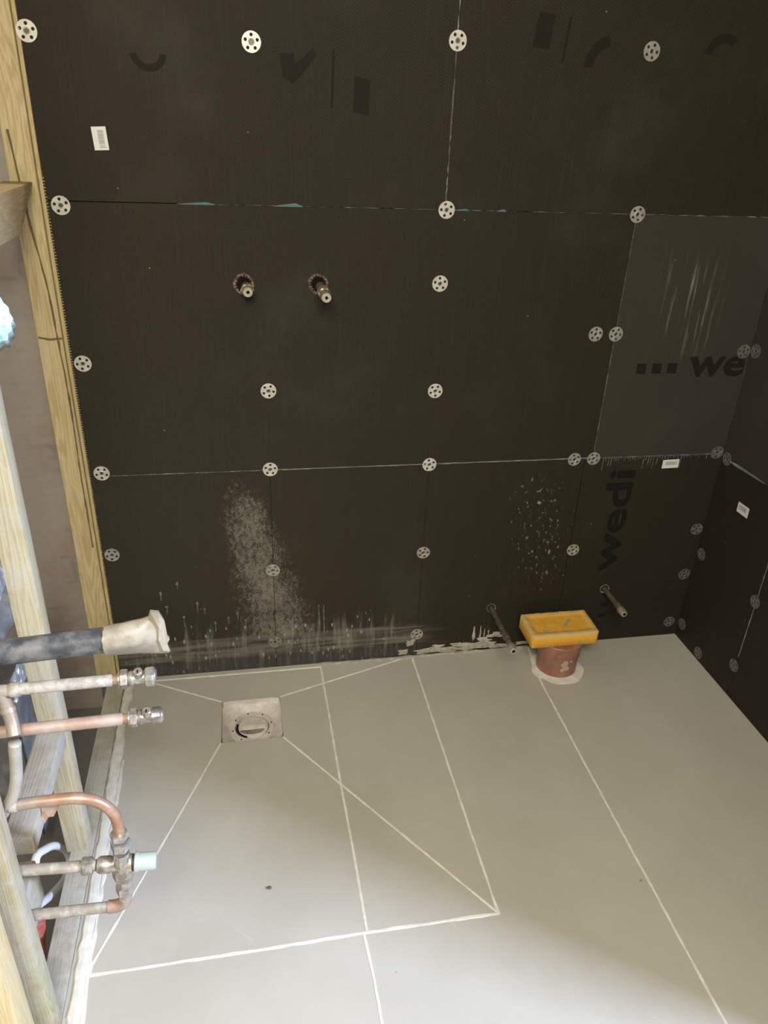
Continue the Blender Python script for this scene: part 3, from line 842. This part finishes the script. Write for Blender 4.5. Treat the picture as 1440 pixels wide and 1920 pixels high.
for i in range(nx+1):
    for j in range(ny+1):
        u = sin((i/nx-.5)*pi*.98)/sin(.49*pi) if False else (2*i/nx-1); v = 2*j/ny-1
        x, y = sponge_pt(u, v, 0)
        e = min((1-abs(u))*(x1-x0)/2, (1-abs(v))*(y1-y0)/2)
        edge = .004*(1-min(1, e/.006))**2
        dish = .0035*max(0, min(1, (e-.012)/.010)); dish = dish
        g = .0010*noise.noise(Vector((x, y, 0))*160)+.0012*noise.noise(Vector((x, y, 3))*40)
        top[i][j] = sp.verts.new((x, y, .1420-edge-dish+g)); bot[i][j] = sp.verts.new((x, y, .1010+edge*.7))
for i in range(nx):
    for j in range(ny):
        sp.faces.new((top[i][j], top[i+1][j], top[i+1][j+1], top[i][j+1])); sp.faces.new((bot[i][j], bot[i][j+1], bot[i+1][j+1], bot[i+1][j]))
for i in range(nx):
    sp.faces.new((top[i][0], bot[i][0], bot[i+1][0], top[i+1][0])); sp.faces.new((top[i][ny], top[i+1][ny], bot[i+1][ny], bot[i][ny]))
for j in range(ny):
    sp.faces.new((top[0][j], top[0][j+1], bot[0][j+1], bot[0][j])); sp.faces.new((top[nx][j], bot[nx][j], bot[nx][j+1], top[nx][j+1]))
so = link('sponge', sp, 'sponge', smooth=True); tag(so, 'rectangular yellow sponge with green stains lying on the terracotta pipe', 'sponge')

# ================================================================== WASTE PIPE WITH TAPE
wp = thing('waste_pipe', 'dusty black plastic waste pipe with a taped end sticking out of the partition', 'pipe', (-1.65, -.80, .70))
c0, c1 = Vector((-1.95, -.80, .690)), Vector((-1.450, -.80, .7225))
link('pipe', tube([c0, c0.lerp(c1, .5), c1], .0178, 40), 'waste', wp, smooth=True, autos=True)
bm = bmesh.new(); prev = None; nS = 26; nR = 44
for i in range(nS+1):
    t = i/nS; x = -1.478 + .078*t
    cz = .7185+.0070*t; ry = .0200-.0135*max(0, (t-.5)/.5)**1.1; rz = .0225+.0110*t**2.2
    cur = []
    for k in range(nR):
        a = 2*pi*k/nR; n_ = noise.noise(Vector((x*38, cos(a)*1.4, sin(a)*1.4)))
        rr = 1+.07*n_*(.4+t)
        zz = rz*sin(a)*rr; yy = ry*cos(a)*rr
        if sin(a) < 0: zz *= 1.08; yy *= (1 - .35*abs(sin(a)))
        xx = x + (.0022*noise.noise(Vector((sin(a)*4, 7, cos(a)*3))) + .004*sin(a)*0 if i in (0, nS) else 0)
        cur.append(bm.verts.new((xx + .006*t*(zz/.03)*-1*.6, -.80+yy, cz+zz)))
    if prev:
        for k in range(nR): bm.faces.new((prev[k], prev[(k+1) % nR], cur[(k+1) % nR], cur[k]))
    prev = cur
bm.faces.new(prev)
tp = link('masking_tape', bm, 'tape', wp, 'crumpled beige masking tape over the pipe end', smooth=True, autos=True)
bm = bmesh.new()
fold = [(-1.420, -.803, .745), (-1.413, -.806, .7655), (-1.402, -.807, .764), (-1.396, -.806, .748), (-1.3945, -.806, .722), (-1.392, -.806, .718), (-1.396, -.806, .710), (-1.393, -.806, .697), (-1.402, -.808, .700), (-1.406, -.812, .722), (-1.404, -.811, .742)]
f = [bm.verts.new(p) for p in fold]; g = [bm.verts.new((p[0]-.001, p[1]+.006, p[2])) for p in fold]
bm.faces.new(f); bm.faces.new(g[::-1])
for k in range(len(f)): bm.faces.new((f[k], g[k], g[(k+1) % len(f)], f[(k+1) % len(f)]))
sub('tape_fold', bm, 'tape', tp)

# ================================================================== ISOLATING VALVES ON COPPER PIPES
def iso(zl, zr, xe, x0, x1, mp, label, capnut, pipe_r=.0078):
    Y = -.845
    t = thing('supply_pipe', label, 'water pipe', (-1.64, Y, zl), 'supply pipes with isolating valves')
    a, b = Vector((-1.80, Y, zl)), Vector((xe, Y, zr))
    d = (b-a).normalized()
    link('pipe', tube([a, a.lerp(b, .5), b-d*.0015, b], [pipe_r, pipe_r, pipe_r, pipe_r*.88], 24), mp, t, smooth=True, autos=True)
    p = lambda x: b + d*((x-xe)/d.x)
    link('bare_pipe_end', tube([p(xe-.004), p(x0+.006)], pipe_r*.80, 20), 'copper_dusty', t, smooth=True, autos=True)
    s = (x1-x0)
    body = lathe([(0, .0085), (s*.10, .0105), (s*.15, .0105), (s*.18, .0092), (s*.50, .0085), (s*.78, .0088)], p(x0+s*.25), p(x1), 28)
    v = link('isolating_valve', body, 'valve_dusty', t, smooth=True, autos=True)
    sub('hex_nut', hexnut(p(x0+s*.06), p(x0+s*.27), .0132), 'valve_dusty', v)
    sub('olive_ring', lathe([(0, .0095), (.001, .0112), (.003, .0112)], p(x0), p(x0+.01), 24), 'valve_dusty', v, smooth=True, autos=True)
    mid = p(x0+s*.57); top_ = mid+Vector((0, -.006, .0175))
    boss = sub('screw_boss', lathe([(0, .0070), (.007, .0070), (.012, .0062), (.0155, .0060), (.0162, .0052)], mid, top_, 22), 'valve_dusty', v, smooth=True, autos=True)
    dn = (top_-mid).normalized(); e = mid+dn*.0164
    bm = bmesh.new(); box(bm, e.x-.0008, e.x+.0008, e.y-.0035, e.y+.0035, e.z-.0006, e.z+.0004)
    sub('screw_slot', bm, 'dark', v)
    if capnut:
        sub('cap_nut', lathe([(0, .0115), (.0015, .0132), (.0095, .0136), (.0125, .0120), (.0130, .0090)], p(x1-.0125), p(x1), 12), 'nickel', v)
    else:
        pr = []; k = 0; tt = 0
        while tt < .0125: pr += [(tt, .0112), (tt+.0008, .0120), (tt+.0012, .0112)]; tt += .0018
        sub('threaded_end', lathe([(0, .0095)]+[(q+.0002, r) for q, r in pr]+[(.0135, .0098)], p(x1-.0135), p(x1), 28), 'nickel', v)
    return t, p
t1, p1 = iso(.6795, .6862, -1.4665, -1.4595, -1.4115, 'copper_grey', 'plaster spattered supply pipe with the upper isolating valve and cap nut', True, .0082)
t2, p2 = iso(.6085, .6165, -1.4610, -1.4540, -1.4085, 'copper_dusty', 'copper supply pipe with the lower isolating valve and open thread', False, .0086)
link('coupling', lathe([(0, .0092), (.003, .0104), (.010, .0104), (.013, .0094)], p1(-1.597), p1(-1.58), 24), 'copper_grey', t1, smooth=True, autos=True)
link('tee_branch', tube(smoothpath([(-1.609, -.845, .681), (-1.606, -.846, .664), (-1.601, -.853, .640), (-1.598, -.864, .622)], 5), .0088, 20), 'copper_bend', t1, smooth=True, autos=True)
link('branch_ring', tube([(-1.6045, -.8475, .657), (-1.603, -.850, .651)], .0100, 20), 'copper_bend', t1, smooth=True, autos=True)

# ================================================================== MIXING VALVE
Yv = -.868
mv = thing('mixing_valve', 'chrome mixing valve with pale mint cap on three copper pipes', 'valve', (-1.491, Yv, .26))
def V3(x, z, dy=0): return Vector((x, Yv+dy, z))
pr_ = .0082
link('pipe', tube(smoothpath([V3(-1.660, .494), V3(-1.618, .497), V3(-1.590, .499), V3(-1.560, .4995), V3(-1.535, .498), V3(-1.514, .490), V3(-1.499, .476), V3(-1.490, .458), V3(-1.487, .438), V3(-1.487, .405)], 6), pr_, 22), 'copper_bend', mv, 'bent copper pipe, dusty on its straight run', smooth=True, autos=True)
link('coupling', lathe([(0, .0088), (.002, .0098), (.010, .0098), (.012, .0090)], V3(-1.626, .4965), V3(-1.60, .4985), 24), 'copper_grey', mv, smooth=True, autos=True)
link('pipe', tube([V3(-1.75, .368), V3(-1.629, .362), V3(-1.551, .3555), V3(-1.528, .354)], .0084, 22), 'copper_grey', mv, 'dusty middle pipe', smooth=True, autos=True)
link('pipe', tube(smoothpath([V3(-1.75, .262), V3(-1.628, .2585), V3(-1.56, .256), V3(-1.519, .2545), V3(-1.503, .2575), V3(-1.495, .270), V3(-1.493, .290), V3(-1.492, .305)], 6), .0084, 22), 'copper_grey', mv, 'dusty lower pipe with a soldered elbow', smooth=True, autos=True)
link('elbow', tube(smoothpath([V3(-1.523, .2545), V3(-1.508, .2553), V3(-1.498, .262), V3(-1.4945, .274)], 6), .0100, 22), 'copper_dusty', mv, smooth=True, autos=True)
body = link('valve_body', lathe([(0, .0118), (.012, .0128), (.030, .0134), (.044, .0134), (.052, .0140), (.060, .0128), (.072, .0118)], V3(-1.492, .305), V3(-1.489, .383), 30), 'nickel', mv, smooth=True, autos=True)
sub('lower_collar', hexnut(V3(-1.4925, .318), V3(-1.492, .345), .0158), 'valve_dusty', body)
link('inlet_body', lathe([(0, .0105), (.004, .0128), (.018, .0128), (.022, .0110), (.034, .0108)], V3(-1.5265, .3535), V3(-1.49, .351), 28), 'valve_dusty', mv, smooth=True, autos=True)
link('branch_pipe', tube(smoothpath([(-1.598, -.868, .612), (-1.600, -.868, .600), (-1.603, -.868, .575), (-1.608, -.868, .545), (-1.618, -.868, .515), (-1.632, -.868, .490), (-1.645, -.868, .472)], 5), .0082, 18), 'beigepipe', mv, smooth=True, label='pale dusty lower run of the branch')
link('compression_nut', hexnut(V3(-1.5485, .3552), V3(-1.5325, .3540), .0142), 'valve_dusty', mv)
link('compression_nut', hexnut(V3(-1.4875, .4060), V3(-1.4880, .4200), .0135), 'nickel', mv)
link('compression_nut', hexnut(V3(-1.4885, .3840), V3(-1.4875, .4040), .0148), 'nickel', mv)
link('compression_nut', hexnut(V3(-1.4940, .2840), V3(-1.4930, .3040), .0135), 'nickel', mv)
link('outlet_ring', lathe([(0, .0125), (.006, .0135), (.0085, .0135)], V3(-1.4845, .3505), V3(-1.46, .350), 28), 'brass', mv, smooth=True, autos=True)
link('seal_ring', lathe([(0, .0122), (.004, .0122)], V3(-1.4765, .3503), V3(-1.46, .350), 28), 'rubber', mv, smooth=True, autos=True)
cap = link('cap', lathe([(0, .0140), (.0012, .0152), (.0050, .0152), (.0058, .0138), (.030, .0133), (.0318, .0125), (.0322, .010)], V3(-1.4725, .3502), V3(-1.44, .348), 36), 'mint', mv, 'pale mint plastic cap', smooth=True, autos=True)

# ================================================================== ODDS AND ENDS BEHIND THE PARTITION
ring = [(-.690, .040), (-.668, .078), (-.636, .107), (-.596, .080), (-.546, .028), (-.503, -.036), (-.484, -.082), (-.493, -.100), (-.533, -.090), (-.584, -.053), (-.634, -.011), (-.680, .033), (-.711, .066), (-.757, .121)]
o = link('plastic_pipe', tube(smoothpath([(-1.700-.004*(k < 3), a, b) for k, (a, b) in enumerate(ring)], 6), .0078, 18), 'white', smooth=True)
tag(o, 'white plastic pipe loop hanging behind the timber floor plate', 'pipe')
o = link('plastic_cone', lathe([(0, .010), (.040, .015), (.090, .022), (.118, .026), (.124, .026)], (-1.716, -.716, -.114), (-1.716, -.700, .03), 20), 'red', smooth=True, autos=True)
tag(o, 'small red plastic piece on the low floor behind the timber plate', 'plastic piece')
# torn paper scrap stuck under the bent copper pipe
bm = bmesh.new(); P = [(-1.592, .486), (-1.566, .488), (-1.568, .466), (-1.577, .450), (-1.586, .446), (-1.594, .432), (-1.596, .445), (-1.590, .462)]
a = [bm.verts.new((x, -.850+random.uniform(-.004, .004), z)) for x, z in P]; b = [bm.verts.new((x+.001, -.847+random.uniform(-.003, .003), z)) for x, z in P]
bm.faces.new(a); bm.faces.new(b[::-1])
for k in range(len(P)): bm.faces.new((a[k], b[k], b[(k+1) % len(P)], a[(k+1) % len(P)]))
bmesh.ops.triangulate(bm, faces=bm.faces)
o = link('tape_scrap', bm, 'scrap'); tag(o, 'torn brownish scrap hanging under the bent copper pipe', 'scrap')
# foil-faced slab and wrapped duct seen past the pale stud
def crumple(nx, nz, fn, amp, m, name, par, seed):
    bm = bmesh.new(); G_ = []
    for i in range(nx+1):
        row = []
        for j in range(nz+1):
            p = Vector(fn(i/nx, j/nz)); n_ = noise.noise(p*55+Vector((seed, 0, 0)))+.5*noise.noise(p*140+Vector((seed, 0, 0)))
            p += Vector((.6, -1, .2))*amp*n_; row.append(bm.verts.new(p))
        G_.append(row)
    for i in range(nx):
        for j in range(nz): bm.faces.new((G_[i][j], G_[i+1][j], G_[i+1][j+1], G_[i][j+1]))
    o = link(name, bm, m, par); mod = o.modifiers.new('s', 'SOLIDIFY'); mod.thickness = .0015; return o
ib = thing('insulation_slab', 'grey insulation slab with a crumpled silver foil top, left of the pale stud', 'insulation', (-1.78, -.40, -.05))
link('slab', B(-1.800, -1.752, -.455, -.345, -.05, .352, .003), 'greypanel', ib)
crumple(18, 12, lambda u, v: (-1.7475, -.462+.112*u, .322+.058*v), .006, 'foil', 'foil_facing', ib, 3)
dw = thing('wrapped_duct', 'dusty grey duct with crumpled silver foil on top at the left edge', 'duct', (-1.77, -.40, .47))
link('duct', tube([(-1.80, -.52, .455), (-1.77, -.40, .485), (-1.745, -.30, .51)], .034, 24), 'greypanel', dw, smooth=True, autos=True)
crumple(26, 10, lambda u, v: (-1.7480-.02*(1-u)-.014*v*v, -.47+.17*u, .500+.035*u+.035*v), .007, 'foil', 'foil_wrap', dw, 9)
# aqua plastic-wrapped pipe end
bm = bmesh.new(); cx, cy, cz = -1.609, -.613, 1.117; prev = None; nA = 64
for i in range(1, 15):
    t = i/14; cur = []
    for k in range(nA):
        a = 2*pi*k/nA; pl = 1+.05*sin(a*15+t*2)*t+.08*noise.noise(Vector((cos(a)*2, sin(a)*2, 1)))
        r = .036*sin(t*pi*.56)/sin(.56*pi)*pl if t < .9 else .036*pl
        dep = .016*cos(t*pi*.5)+.0030*sin(a*15+t*5)*t*(1.2-t)+.003*noise.noise(Vector((cos(a)*6*t, sin(a)*6*t, 4)))
        cur.append(bm.verts.new((cx+r*cos(a)+dep*.30, cy-dep*.8, cz+r*sin(a)+dep*.45)))
    if prev:
        for k in range(nA): bm.faces.new((prev[k], prev[(k+1) % nA], cur[(k+1) % nA], cur[k]))
    else: bm.faces.new(cur)
    prev = cur
back = [bm.verts.new((v.co.x-.01, v.co.y+.045, v.co.z-.02)) for v in prev]
for k in range(nA): bm.faces.new((prev[k], prev[(k+1) % nA], back[(k+1) % nA], back[k]))
bm.faces.new(back[::-1])
o = link('wrapped_pipe_end', bm, 'aqua', smooth=True); tag(o, 'pale aqua plastic covered pipe end at the left edge', 'pipe end')
# a crumb of debris on the tray
bm = bmesh.new(); bmesh.ops.create_icosphere(bm, subdivisions=2, radius=.0045)
for v in bm.verts: v.co = Vector((v.co.x*1.2, v.co.y*.8, v.co.z*.45))*(1+.3*noise.noise(v.co*300))
bmesh.ops.translate(bm, verts=bm.verts, vec=(-1.272, -.687, .0012))
M['crumb'] = mat('crumb', lambda b: (0.10, 0.09, 0.08), .9)
o = link('debris_crumb', bm, 'crumb'); tag(o, 'small dark crumb lying on the shower tray', 'debris')
